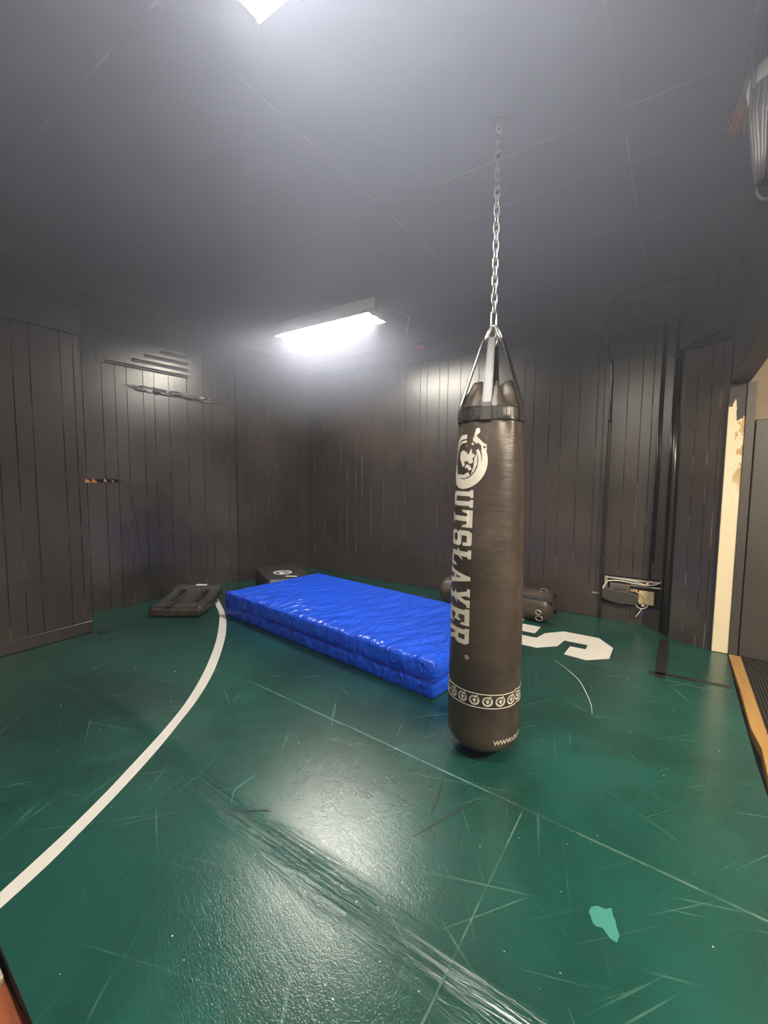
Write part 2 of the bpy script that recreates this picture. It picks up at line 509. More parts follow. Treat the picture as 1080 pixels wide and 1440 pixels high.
def plank_wall(name, a, b, z0, z1, grooves, thick, mats, side=1, gw=.0034, gd=.004):
    """wall from a to b (plan), grooves at distances along it; solid, its back away from the room"""
    a, b = Vector((*a, 0)), Vector((*b, 0)); d = (b - a); L = d.length; d.normalize()
    n = Vector((-d.y, d.x, 0)) * side            # towards the back
    prof = [(0, 0, 0)]
    for g in sorted(grooves):
        prof += [(g - gw, 0, 0), (g - gw * .4, gd, 1), (g + gw * .4, gd, 1), (g + gw, 0, 1)]
    prof.append((L, 0, 0))
    bm = bmesh.new(); lo, hi = [], []
    for s, q, _ in prof:
        p = a + d * s + n * q
        lo.append(bm.verts.new((p.x, p.y, z0))); hi.append(bm.verts.new((p.x, p.y, z1)))
    for i in range(len(prof) - 1):
        f = bm.faces.new((lo[i], lo[i + 1], hi[i + 1], hi[i])); f.material_index = 1 if prof[i + 1][2] else 0
    for p in (b + n * thick, a + n * thick):
        lo.append(bm.verts.new((p.x, p.y, z0))); hi.append(bm.verts.new((p.x, p.y, z1)))
    k = len(prof) - 1
    for i, j in ((k, k + 1), (k + 1, k + 2), (k + 2, 0)):
        bm.faces.new((lo[i], lo[j], hi[j], hi[i]))
    bm.faces.new(hi); bm.faces.new(lo[::-1])
    bmesh.ops.recalc_face_normals(bm, faces=bm.faces)
    return struct(name, bm, mats)


gx = [-4.532, -4.321, -4.214, -4.018, -3.895, -3.737, -3.634, -3.471, -3.265, -3.055, -2.932, -2.718, -2.623, -2.453, -2.34, -2.176, -1.95, -1.72, -1.55, -1.422, -1.318, -1.158, -1.039, -.87, -.706, -.646, -.445, -.329, -.24]
A, B = (-4.69, 4.87), (.45, back_y(.45))
wall_back = plank_wall('wall_back', A, B, 0, CEIL, [(x + 4.69) for x in gx], .12, [M['wall'], M['groove']])


def wall_strip(name, bm_fn, mat, parent): return obj(name, bm_fn, mat, parent)


# thin proud skirting board panel below the horizontal joint of the back wall
bm = bmesh.new()
for x0, x1 in ((-4.66, -4.19), (-4.18, -3.26), (-3.25, -2.64), (-2.63, -.62)):
    lo = [(x0, back_y(x0) - .006), (x1, back_y(x1) - .006), (x1, back_y(x1) + .01), (x0, back_y(x0) + .01)]
    prism(bm, lo, .003, .238)
for f in bm.faces:
    if f.normal.z > .9: f.material_index = 1
struct('baseboard_back', bm, [M['wall'], M['groove']])
# ledge board below the ceiling
bm = bmesh.new()
prism(bm, [(-4.68, back_y(-4.68) - .055), (.28, back_y(.28) - .055), (.28, back_y(.28)), (-4.68, back_y(-4.68))], 2.80, 2.885)
bevel(bm, .004, 1)
struct('trim_1', bm, M['trim'])

gy = [1.95, 2.12, 2.241, 2.353, 2.518, 2.634, 2.794, 3.007, 3.206, 3.317, 3.536]
A, B = (left_x(1.6), 1.6), (left_x(3.645), 3.645)
wall_left = plank_wall('wall_left', A, B, 0, CEIL, [y - 1.6 for y in gy], .12, [M['wall_old'], M['groove']])
gy2 = [3.799, 3.91, 4.061, 4.14, 4.277, 4.453, 4.651, 4.789]
A, B = (left_x(3.645) + .018, 3.645), (left_x(4.87) + .018, 4.93)
plank_wall('wall_left_far', A, B, 0, CEIL, [y - 3.645 for y in gy2], .14, [M['wall'], M['groove']])
bm = bmesh.new(); box(bm, left_x(3.7) + .0175, left_x(3.7) + .028, 3.66, 4.84, .003, .575)
bevel(bm, .002, 1); struct('baseboard_left', bm, M['wall'])

# left pier (boxed-out bay nearest the camera)
plank_wall('wall_left_pier', (-4.165, -.6), (-4.262, 1.70), 0, CEIL, [y + .6 for y in (.55, .80, 1.02, 1.13, 1.24, 1.35, 1.56, 1.655)], .70, [M['pier'], M['groove']])
bm = bmesh.new()
def pier_x(y): return -4.165 - (y + .6) * .097 / 2.3
def pier_board(bm, z0, z1, pr, y0=-.6, y1=1.705):
    prism(bm, [(pier_x(y0), y0), (pier_x(y1), y1), (pier_x(y1) + pr, y1), (pier_x(y0) + pr, y0)], z0, z1)
pier_board(bm, .003, .105, .012)
bevel(bm, .003, 1); struct('baseboard_left_pier', bm, M['pier'])
bm = bmesh.new(); pier_board(bm, 2.56, 2.79, .03); pier_board(bm, 2.79, 2.85, .05); pier_board(bm, .566, .575, .004)
struct('trim_2', bm, M['pier'])

# sloped soffit board between the pier and the left wall
bm = bmesh.new()
vs = [bm.verts.new(p) for p in ((-4.56, 1.71, CEIL - .002), (-4.56, 2.54, CEIL - .002), (left_x(2.55) + .004, 2.56, 2.90), (left_x(1.71) + .004, 1.71, 2.90), (left_x(2.55) + .004, 2.56, CEIL - .002), (left_x(1.71) + .004, 1.71, CEIL - .002))]
for f in ((0, 1, 2, 3), (1, 4, 2), (0, 3, 5), (0, 5, 4, 1), (2, 4, 5, 3)): bm.faces.new([vs[i] for i in f])
bmesh.ops.recalc_face_normals(bm, faces=bm.faces)
struct('trim_3', bm, M['ceiling'])

# rough plaster ridge, torn hole and slats on the left wall
bm = bmesh.new()
def ridge(i, j):
    y = 2.27 + i * .012; t_ = j / 11 * 2 - 1
    c = 2.318 - (y - 2.27) * .025 + .012 * noise.noise(Vector((y * 5, 0, 0)))
    tp = min(1, (y - 2.265) / .25, (3.66 - y) / .5 + .3)
    hw = .042 + .026 * noise.noise(Vector((y * 7, 3, 0)))
    pr = tp * max(0, 1 - t_ * t_) * (.013 + .014 * noise.noise(Vector((y * 11, t_ * 2.5, 1))) + .014 * noise.noise(Vector((y * 40, t_ * 6, 2))))
    return (left_x(y) - .004 + max(pr, 0), y, c + t_ * hw)
grid(bm, 116, 12, ridge); bmesh.ops.recalc_face_normals(bm, faces=bm.faces)
obj('plaster_ridge', bm, M['plaster'], wall_left, True)['label'] = 'rough cracked plaster seam'
bm = bmesh.new()
def slab(bm, y0, y1, z0, z1, pr, mi=0):
    prism(bm, [(left_x(y0), y0), (left_x(y1), y1), (left_x(y1) + pr, y1), (left_x(y0) + pr, y0)], z0, z1, mi)
vent = thing('wall_vent', 'black louvred vent of thin slats high on the patched wall, under the ceiling', 'vent', (left_x(2.6), 2.6, 2.5))
def vobj(name, bm, mat):
    bmesh.ops.translate(bm, verts=bm.verts, vec=(-left_x(2.6), -2.6, -2.5)); return obj(name, bm, mat, vent)
bm = bmesh.new(); slab(bm, 2.08, 3.028, 2.515, 2.785, .004); vobj('backing', bm, M['wall_old'])
for z, y0 in ((2.528, 2.16), (2.598, 2.42), (2.668, 2.55), (2.738, 2.72)):
    bm = bmesh.new()
    x0, x1 = left_x(y0), left_x(3.02)
    vs = [bm.verts.new(p) for p in ((x0 + .004, y0, z + .02), (x1 + .004, 3.02, z + .02), (x1 + .034, 3.02, z - .002), (x0 + .034, y0, z - .002), (x0 + .004, y0, z), (x1 + .004, 3.02, z), (x1 + .034, 3.02, z - .012), (x0 + .034, y0, z - .012))]
    for f in ((0, 1, 2, 3), (7, 6, 5, 4), (3, 2, 6, 7), (0, 4, 5, 1), (0, 3, 7, 4), (1, 5, 6, 2)): bm.faces.new([vs[i] for i in f])
    vobj('slat', bm, M['trim'])
bm = bmesh.new()
prev = None
slab(bm, 1.93, 2.24, 1.315, 1.35, .003)
obj('torn_hole', bm, M['void'], wall_left)['label'] = 'dark torn hole'
bm = bmesh.new()
for y, z, hh, ww in ((1.945, 1.315, .05, .018), (1.965, 1.315, .03, .02), (2.0, 1.318, .045, .016), (2.02, 1.315, .03, .022), (2.11, 1.32, .042, .016), (2.18, 1.322, .02, .014)):
    x = left_x(y)
    vs = [bm.verts.new(p) for p in ((x + .003, y - ww, z), (x + .003, y + ww, z), (x + .003, y - ww * .3, z + hh), (x + .014, y - ww, z), (x + .014, y + ww, z), (x + .010, y - ww * .3, z + hh))]
    for f in ((3, 4, 5), (0, 3, 5, 2), (1, 2, 5, 4), (0, 1, 4, 3)): bm.faces.new([vs[i] for i in f])
obj('splinter', bm, M['splinter'], wall_left)['label'] = 'bare orange wood splinters'
bm = bmesh.new()
tube(bm, spline([(left_x(2.2) + .002, 2.22, 1.35), (left_x(2.3) + .002, 2.31, 1.30), (left_x(2.36) + .002, 2.37, 1.15), (left_x(2.4) + .002, 2.40, .9), (left_x(2.42) + .002, 2.43, .5)], 6), .004, 5)
slab(bm, 1.94, 2.24, 1.0, 1.012, .006); slab(bm, 2.0, 2.22, 1.16, 1.168, .006)
obj('scratch_ridge', bm, M['plaster'], wall_left)

# right pier and right wall with the wide opening
plank_wall('wall_right_pier', (-.005, 4.525), (.292, 4.402), 0, CEIL, [.10, .20, .265], .20, [M['wall'], M['groove']])
bm = bmesh.new(); prism(bm, [(-.005, 4.525), (.06, 4.70), (.06, back_y(0)), (-.005, back_y(0))], 0, CEIL)
struct('trim_4', bm, M['trim'])
bm = bmesh.new(); box(bm, .30, .41, -1.4, 4.40, 2.14, CEIL - .001)
struct('wall_right', bm, M['trim'])
bm = bmesh.new(); box(bm, 0, .108, 0, .035, .002, 2.138); bevel(bm, .003, 1)
tr = struct('trim_5', bm, M['jamb']); tr.location = (.289, 4.372, 0)

# hall beyond: back wall, tall black panel, wooden sill, ribbed rubber floor
bm = bmesh.new(); box(bm, .30, 2.6, 4.43, 4.55, -.045, CEIL)
struct('wall_hall', bm, M['hallwall'])
bm = bmesh.new(); box(bm, .398, .452, 4.36, 4.428, -.02, 2.139); struct('trim_6', bm, M['hallpanel'])
bm = bmesh.new(); box(bm, .462, 1.45, 4.385, 4.426, -.008, 1.855); bevel(bm, .006, 2)
tag(obj('wall_panel', bm, M['hallpanel']), 'tall flat black panel against the tan wall beyond the opening', 'panel')
bm = bmesh.new()
sill = [(.396, 4.34), (.405, 3.63), (.403, 3.10), (.425, 2.886), (.415, 2.612), (.412, 1.6), (.412, -.5), (.473, -.5), (.473, 3.07), (.471, 4.34)]
prism(bm, sill, -.044, .012); bevel(bm, .004, 2)
struct('trim_7', bm, M['wood'])
bm = bmesh.new()
y = 4.38
nrib = 0
x = .475
box(bm, .475, 2.6, -1.4, 4.428, -.09, -.013)
while x < 1.6:
    box(bm, x, x + .009, .8, 4.42, -.013, -.007); x += .018
struct('floor_hall', bm, M['rubber'])
bm = bmesh.new(); box(bm, -4.2, .41, -1.4, .345, -.09, -.046)
struct('floor_entry', bm, M['brick'])
bm = bmesh.new(); prism(bm, [(-1.70, .349), (-1.70, .05), (-1.545, .05), (-1.515, .341)], -.0455, -.02); bevel(bm, .003, 1)
tag(obj('edge_board', bm, M['beige']), 'pale beige board on the red-brown floor against the mat edge', 'board')

# ------------------------------------------------------------------ ceiling lamps
def ceiling_lamp(cx, cy, label):
    t = thing('ceiling_lamp', label, 'lamp', (cx, cy, 2.87), 0, 'fluorescent ceiling lamps')
    L = .61
    bm = bmesh.new()                                   # folded sheet hood, open below
    prof = [(-.145, 0), (-.150, .006), (-.055, .075), (.055, .075), (.150, .006), (.145, 0), (.050, .066), (-.050, .066)]
    ra = [bm.verts.new((-L, q[0], q[1])) for q in prof]; rb = [bm.verts.new((L, q[0], q[1])) for q in prof]
    for i in range(8): bm.faces.new((ra[i], ra[(i + 1) % 8], rb[(i + 1) % 8], rb[i]))
    for s, ring in ((-1, ra), (1, rb)):
        bm.faces.new([ring[i] for i in (0, 1, 2, 7)]); bm.faces.new([ring[i] for i in (7, 2, 3, 6)]); bm.faces.new([ring[i] for i in (6, 3, 4, 5)])
    bmesh.ops.recalc_face_normals(bm, faces=bm.faces)
    obj('reflector', bm, M['lamp_white'], t)
    bm = bmesh.new(); box(bm, -L, L, -.045, .045, .0765, CEIL - 2.87 - .001); obj('housing', bm, M['lamp_white'], t)
    for s in (-1, 1):
        bm = bmesh.new()
        prism(bm, [(-.14, .004), (.14, .004), (.052, .066), (-.052, .066)], 0, .003)
        for v in bm.verts: v.co = Vector((s * (L - .004) + v.co.z, v.co.x, v.co.y))
        bmesh.ops.recalc_face_normals(bm, faces=bm.faces)
        obj('end_plate', bm, M['lamp_white'], t)
        for y_ in (-.055, .055):
            bm = bmesh.new(); box(bm, s * (L - .016) - .010, s * (L - .016) + .010, y_ - .016, y_ + .016, .004, .058); bevel(bm, .004, 2)
            obj('socket', bm, M['lamp_white'], t)
    for y_ in (-.055, .055):
        bm = bmesh.new(); tube(bm, [(-L + .03, y_, .026), (L - .03, y_, .026)], .016, 14)
        obj('tube', bm, M['tube'], t, True)['label'] = 'glowing white tube'
    return t


ceiling_lamp(-3.02, 3.44, 'lit fluorescent strip lamp in full view on the ceiling before the back wall')
ceiling_lamp(-.61, .91, 'lit fluorescent strip lamp overhead, cut off at the top edge')

# ------------------------------------------------------------------ heavy bag
BX, BY = -.785, 2.107
ANG0 = math.atan2(-BY, -BX)            # direction from the bag towards the viewer
bag = thing('punching_bag', 'tall black vinyl heavy bag with cream lettering hanging from the chain', 'punching bag', (BX, BY, 0))


def bag_base(z):
    pts = [(.05, .120), (.056, .145), (.075, .166), (.11, .178), (.16, .181), (.5, .180), (1.0, .176), (1.3, .170), (1.5, .161), (1.66, .153), (1.73, .150), (1.8, .148)]
    if z <= pts[0][0]: return pts[0][1]
    for (a, ra_), (b, rb_) in zip(pts, pts[1:]):
        if z <= b: return ra_ + (rb_ - ra_) * (z - a) / (b - a)
    return pts[-1][1]


def bag_r(th, z):
    """radius with soft dents, horizontal creases at mid height and gathers under the top band"""
    r = bag_base(z)
    cx, sx = math.cos(th), math.sin(th)
    r += .0025 * noise.noise(Vector((cx * 1.5, sx * 1.5, z * 3)))
    k = max(0, 1 - abs(z - 1.05) / .45)
    r += .0016 * k * noise.noise(Vector((cx * 2, sx * 2, z * 34)))
    g = max(0, min(1, (z - 1.38) / .28)) if z < 1.665 else .35
    r += .011 * g * g * noise.noise(Vector((math.cos(th) * 3.6, math.sin(th) * 3.6, z * 1.6 + th)))
    if .2 < z < 1.6:
        a = ((th - ANG0 - math.radians(62) + PI) % (2 * PI)) - PI
        r -= .006 * math.exp(-(a / .10) ** 2)
    return r


def bp(th, z, off=0):
    r = bag_r(th, z) + off
    return Vector((r * math.cos(th), r * math.sin(th), z))


bm = bmesh.new()
zs = [.05, .052, .056, .064, .075, .09, .11] + [.13 + i * .01 for i in range(161)]
V = grid(bm, 128, len(zs), lambda i, j: bp(2 * PI * i / 128, zs[j]), True)
c = bm.verts.new((0, 0, .046))
for i in range(128): bm.faces.new((V[(i + 1) % 128][0], V[i][0], c))
top = [V[i][-1] for i in range(128)]
c2 = bm.verts.new((0, 0, 1.72))
for i in range(128): bm.faces.new((top[i], top[(i + 1) % 128], c2))
bmesh.ops.recalc_face_normals(bm, faces=bm.faces)
obj('body', bm, M['bag'], bag, True)
# band round the top with stitching
bm = bmesh.new()
bz = [1.662, 1.664, 1.672, 1.69, 1.71, 1.726, 1.734, 1.735]
bo = [.001, .004, .0055, .006, .006, .0055, .004, -.002]
grid(bm, 128, 8, lambda i, j: bp(2 * PI * i / 128, bz[j], bo[j]), True); bmesh.ops.recalc_face_normals(bm, faces=bm.faces)
obj('top_band', bm, M['strap'], bag, True)
for z in (1.668, 1.728):
    bm = bmesh.new(); tube(bm, [bp(2 * PI * i / 96, z, .006) for i in range(96)], .0016, 5, True)
    obj('stitching', bm, M['stitch'], bag, True)
bm = bmesh.new(); zz = []
for k in range(46):
    th = ANG0 + math.radians(10) + k * 2 * PI / 46
    za, zb = (1.674, 1.724) if k % 2 else (1.724, 1.674)
    zz += [bp(th, za, .0064), bp(th, (za + zb) / 2, .0068), bp(th, zb, .0064)]
tube(bm, zz, .0010, 4)
obj('stitching', bm, M['stitch'], bag)
# crumpled closing flap
bm = bmesh.new()
def flap(i, j):
    th = 2 * PI * i / 72; t_ = j / 14
    r = .146 * (1 - t_) ** .7 + .012
    z = 1.725 + .10 * math.sin(t_ * PI * .62) * (1 + .55 * noise.noise(Vector((math.cos(th) * 2.2, math.sin(th) * 2.2, t_))))
    z += .028 * math.sin(th * 5 + 1) * t_ * (1 - t_) * 3 + .02 * noise.noise(Vector((math.cos(th) * 5, math.sin(th) * 5, t_ * 3)))
    return (r * math.cos(th), r * math.sin(th), z)
grid(bm, 72, 15, flap, True); bmesh.ops.recalc_face_normals(bm, faces=bm.faces)
obj('top_flap', bm, M['bag'], bag, True)
# four straps rising to the ring, each with its loop of steel
for k, da in enumerate((-8, 62, 172, 292)):
    th = ANG0 + math.radians(da)
    wv = Vector((-math.sin(th), math.cos(th), 0))
    def sp(s):
        z = 1.664 + s * .404
        if z < 1.735: b = bp(th, z, .009)
        else:
            q = (z - 1.735) / (2.068 - 1.735)
            b = bp(th, 1.735, .009).lerp(Vector((.050 * math.cos(th), .050 * math.sin(th), 2.062)), q)
        return b, .024 - .008 * max(0, s)
    bm = bmesh.new(); rings = []
    for s in [i / 20 for i in range(21)]:
        b, hw = sp(s); n = Vector((math.cos(th), math.sin(th), .3)) * .0025
        rings.append([bm.verts.new(b - wv * hw - n), bm.verts.new(b + wv * hw - n), bm.verts.new(b + wv * hw + n), bm.verts.new(b - wv * hw + n)])
    for a_, b_ in zip(rings, rings[1:]):
        for q in range(4): bm.faces.new((a_[q], a_[(q + 1) % 4], b_[(q + 1) % 4], b_[q]))
    bm.faces.new(rings[0][::-1]); bm.faces.new(rings[-1])
    bmesh.ops.recalc_face_normals(bm, faces=bm.faces)
    so = obj('strap', bm, M['strap'], bag)
    bm = bmesh.new()
    for sgn in (-1, 1):
        tube(bm, [sp(i / 20)[0] + wv * sgn * (sp(i / 20)[1] - .004) + Vector((math.cos(th), math.sin(th), .3)) * .003 for i in range(21)], .0009, 4)
    obj('stitching', bm, M['stitch'], so)
    bm = bmesh.new()
    cpt = Vector((.046 * math.cos(th), .046 * math.sin(th), 2.052))
    loop = []
    for q in range(28):
        a = 2 * PI * q / 28
        yy = .040 * math.sin(a) + .036
        loop.append(cpt + wv * (.018 * math.cos(a)) + Vector((-math.cos(th) * .46 * yy, -math.sin(th) * .46 * yy, yy)))
    tube(bm, loop, .0050, 8, True); obj('ring', bm, M['steel'], bag, True)


# ---- printed graphics wrapped round the vinyl
def wrap_print(name, polys, th0, z0, mapper, mat, parent, off=.0012, step=.010):
    """polys: flat outlines (u along the circumference in metres, v up)"""
    bm = bmesh.new()
    for poly in polys:
        try: bm.faces.new([bm.verts.new((p[0], p[1], 0)) for p in poly])
        except ValueError: pass
    us = [v.co.x for v in bm.verts]; vs_ = [v.co.y for v in bm.verts]
    bmesh.ops.triangulate(bm, faces=bm.faces)
    for ax, lo, hi in ((0, min(us), max(us)), (1, min(vs_), max(vs_))):
        k = lo + step
        while k < hi:
            no = (1, 0, 0) if ax == 0 else (0, 1, 0)
            bmesh.ops.bisect_plane(bm, geom=list(bm.verts) + list(bm.edges) + list(bm.faces), plane_co=(k, k, 0), plane_no=no)
            k += step
    for v in bm.verts:
        u, w_ = v.co.x, v.co.y
        th = th0 + u / .172; z = z0 + w_
        v.co = bp(th, z, off)
    bmesh.ops.recalc_face_normals(bm, faces=bm.faces)
    for f in bm.faces:
        cc = f.calc_center_median()
        if f.normal.dot(Vector((cc.x, cc.y, 0))) < 0: f.normal_flip()
    return obj(name, bm, mat, parent, True)


def R(x0, x1, y0, y1): return [(x0, y0), (x1, y0), (x1, y1), (x0, y1)]


GL = {
    'U': [R(.10, .36, .14, .90), R(.64, .90, .14, .90), [(.10, .14), (.22, 0), (.78, 0), (.90, .14), (.90, .22), (.10, .22)], R(.02, .44, .88, 1), R(.56, .98, .88, 1)],
    'T': [R(.02, .98, .80, 1), [(.02, .80), (.02, .56), (.16, .66), (.20, .80)], [(.98, .80), (.98, .56), (.84, .66), (.80, .80)], R(.36, .64, .10, .80), R(.22, .78, 0, .12)],
    'S': [[(.18, .82), (.06, .72), (.06, 1.0 - .12), (.18, 1), (.80, 1), (.88, .94), (.88, .82)], [(.06, .50), (.06, .85), (.34, .85), (.34, .62), (.30, .58)], [(.06, .50), (.16, .40), (.82, .40), (.94, .50), (.80, .60), (.20, .60)], [(.66, .15), (.94, .15), (.94, .50), (.66, .42)], [(.10, .06), (.20, 0), (.82, 0), (.94, .12), (.94, .18), (.10, .18)], R(.72, .90, .66, .84), R(.06, .26, .16, .36)],
    'L': [R(.12, .40, .0, .90), R(.02, .50, .88, 1), R(.12, .98, 0, .18), [(.98, .18), (.98, .42), (.84, .34), (.76, .18)], [(.40, .60), (.62, .70), (.42, .48)], [(.12, .46), (-.06, .40), (.12, .58)]],
    'A': [[(.06, .08), (.32, .08), (.56, 1), (.40, 1)], [(.94, .08), (.66, .08), (.38, 1), (.60, 1)], R(.28, .74, .26, .42), R(-.02, .40, 0, .11), R(.58, 1.02, 0, .11)],
    'Y': [[(.08, .94), (.34, .94), (.62, .46), (.38, .40)], [(.92, .94), (.68, .94), (.40, .46), (.62, .40)], R(.37, .63, .08, .48), R(.24, .76, 0, .11), R(-.02, .42, .89, 1), R(.60, 1.02, .89, 1), [(.37, .46), (.10, .38), (.37, .34)], [(.63, .46), (.90, .50), (.63, .34)]],
    'E': [R(.10, .38, .0, 1), R(.02, .96, .83, 1), R(.02, .96, 0, .17), R(.36, .74, .42, .58), [(.96, .83), (.96, .64), (.82, .72), (.78, .83)], [(.96, .17), (.96, .38), (.82, .28), (.78, .17)], R(.64, .76, .34, .66)],
    'R': [R(.10, .38, .08, 1), R(.02, .80, .85, 1), [(.66, .50), (.94, .60), (.94, .88), (.80, 1), (.66, .92)], [(.30, .42), (.80, .42), (.94, .56), (.94, .60), (.30, .58)], [(.46, .44), (.72, .44), (1.0, 0), (.72, 0)], R(.02, .48, 0, .12)],
}
polys = []
zt = 1.340; LW = .0862; GAP = .0092; CH = .150
for i, ch in enumerate('UTSLAYER'):
    for g in GL[ch]:
        # read downwards: letter x runs down the bag, letter tops face right
        polys.append([(q[1] * CH, -(i * (LW + GAP) + q[0] * LW)) for q in g])
TH_T = ANG0 - math.radians(75)
wrap_print('lettering', polys, TH_T, zt, None, M['print'], bag)['label'] = 'cream block lettering UTSLAYER reading downwards'


def arc(r0, r1, a0, a1, cx=0, cy=0, cx1=None, cy1=None, n=28):
    """ring piece as quads; the inner circle may have its own centre"""
    cx1 = cx if cx1 is None else cx1; cy1 = cy if cy1 is None else cy1
    out = []
    for i in range(n):
        q = []
        for rr, a, (ux, uy) in ((r0, i, (cx1, cy1)), (r1, i, (cx, cy)), (r1, i + 1, (cx, cy)), (r0, i + 1, (cx1, cy1))):
            t_ = math.radians(a0 + (a1 - a0) * a / n); q.append((ux + rr * math.cos(t_), uy + rr * math.sin(t_)))
        out.append(q)
    return out


def emblem(simple_=False):
    P = []
    P += arc(.84, 1.0, 48, 185, n=20)
    P += arc(.70, .78, 55, 175, n=16)
    P += arc(.80, 1.02, 185, 382, 0, 0, .0, .10, n=36)
    P += arc(.66, .78, 190, 395, n=30)
    P += [[(.28, .96), (.80, .52), (.88, .62), (.38, 1.06)], [(.02, .58), (.12, .50), (.62, 1.02), (.50, 1.10)]]
    P += arc(.05, .13, 0, 360, .88, .50, n=12) + arc(0.0, .11, 0, 360, .58, 1.10, n=10)
    if not simple_:
        P += [[(-.34, .12), (-.30, .36), (-.10, .42), (.06, .34), (.20, .36), (.34, .46), (.36, .30), (.52, .22), (.40, .10), (.44, -.04), (.30, -.10), (.12, .02), (-.02, .0), (.02, -.16), (-.10, -.20), (-.20, -.04)],
              [(.12, -.10), (.30, -.16), (.40, -.30), (.24, -.34), (.20, -.24), (.04, -.26)],
              [(-.52, -.52), (-.30, -.48), (.0, -.50), (.22, -.40), (.34, -.52), (.10, -.62), (-.3, -.62)],
              [(.48, .10), (.60, .30), (.62, -.1), (.5, -.36), (.36, -.50), (.46, -.2)]]
    else:
        P += [[(-.4, .2), (.1, .4), (.45, .2), (.2, -.1), (.3, -.45), (-.1, -.4), (-.2, -.05)]]
    return P


ER = .128
wrap_print('emblem', [[(p[0] * ER, p[1] * ER) for p in q] for q in emblem()], ANG0 - math.radians(47), 1.474, None, M['print'], bag)['label'] = 'round cream emblem standing for the first letter'
# registered mark
q = [[(p[0] * .011, p[1] * .011) for p in g] for g in arc(.78, 1, 0, 360, n=20)]
q += [[(-(y_ - .5) * -.010, -(x_ - .5) * .009) for x_, y_ in g] for g in GL['R']]
wrap_print('registered_mark', q, TH_T + (CH - .008) / .172, .532, None, M['print'], bag, step=.004)
# band of roundels near the bottom, two lines
bm = bmesh.new()
for z in (.297, .364):
    grid(bm, 160, 4, lambda i, j: bp(2 * PI * i / 160, z + (-.0018, -.0016, .0016, .0018)[j], (.0002, .0012, .0012, .0002)[j]), True)
bmesh.ops.recalc_face_normals(bm, faces=bm.faces)
obj('band_line', bm, M['print'], bag, True)
q = []
for k in range(18):
    u0 = (k + .3) * 2 * PI * .172 / 18
    q += [[(u0 + p[0] * .0235, p[1] * .0235) for p in g] for g in emblem(True)]
wrap_print('roundel_band', q, ANG0, .3305, None, M['print'], bag, step=.012)['label'] = 'row of small cream roundels'


def text_polys(s, size):
    cu = bpy.data.curves.new('txt', 'FONT'); cu.body = s; cu.size = size; cu.offset = size * .02
    o = bpy.data.objects.new('txt', cu); COL.objects.link(o)
    dg = bpy.context.evaluated_depsgraph_get(); dg.update()
    me = o.evaluated_get(dg).to_mesh()
    P = [[tuple(me.vertices[i].co[:2]) for i in p.vertices] for p in me.polygons]
    o.evaluated_get(dg).to_mesh_clear(); bpy.data.objects.remove(o); bpy.data.curves.remove(cu)
    return P


wrap_print('web_address', text_polys('WWW.OUTSLAYER.COM', .033), ANG0 + math.radians(17), .112, None, M['print'], bag, step=.012)['label'] = 'small cream web address'

# ------------------------------------------------------------------ chain
chain = thing('chain', 'zinc steel chain running from the ceiling down to the heavy bag', 'chain', (BX, BY, 2.10))
def link_bm(L, W, r, twist, zc):
    bm = bmesh.new(); pts = []
    h = L / 2 - W / 2
    for k in range(13):
        a = PI * k / 12; pts.append((W / 2 * math.cos(a), 0, h + W / 2 * math.sin(a)))
    for k in range(13):
        a = PI + PI * k / 12; pts.append((W / 2 * math.cos(a), 0, -h + W / 2 * math.sin(a)))
    mt = Matrix.Translation((0, 0, zc)) @ Matrix.Rotation(twist, 4, 'Z')
    tube(bm, [mt @ Vector(p) for p in pts], r, 8, True); return bm
va = math.atan2(RIGHT.y, RIGHT.x)
obj('connector_link', link_bm(.092, .030, .0052, va + .35, .053), M['steel'], chain, True)
z = .118; k = 0
while z < CEIL - 2.10 - .045:
    obj('link', link_bm(.056, .027, .0038, va + (.25 if k % 2 else 1.82), z), M['steel'], chain, True)
    z += .0405; k += 1
hook = thing('ceiling_hook', 'steel hook plate in the ceiling holding the chain', 'hook', (BX, BY, CEIL))
bm = bmesh.new(); prism(bm, [(.045 * math.cos(a * PI / 8), .045 * math.sin(a * PI / 8)) for a in range(16)], -.006, -.0005); obj('plate', bm, M['trim'], hook)
bm = bmesh.new(); tube(bm, [(.016 * math.cos(2 * PI * i / 20), 0, -.022 + .016 * math.sin(2 * PI * i / 20)) for i in range(20)], .0045, 8, True)
bmesh.ops.rotate(bm, verts=bm.verts, cent=(0, 0, 0), matrix=Matrix.Rotation(va + .6, 3, 'Z')); obj('eye', bm, M['steel'], hook, True)

# ------------------------------------------------------------------ blue crash mat
MA = math.atan2(2.367 - 2.68, -1.214 + 3.701)
crash = thing('crash_mat', 'thick bright blue vinyl crash mat lying on the green floor', 'mat', (-3.701, 2.68, 0), MA)
ML, MW, MH = 2.51, 1.20, .238


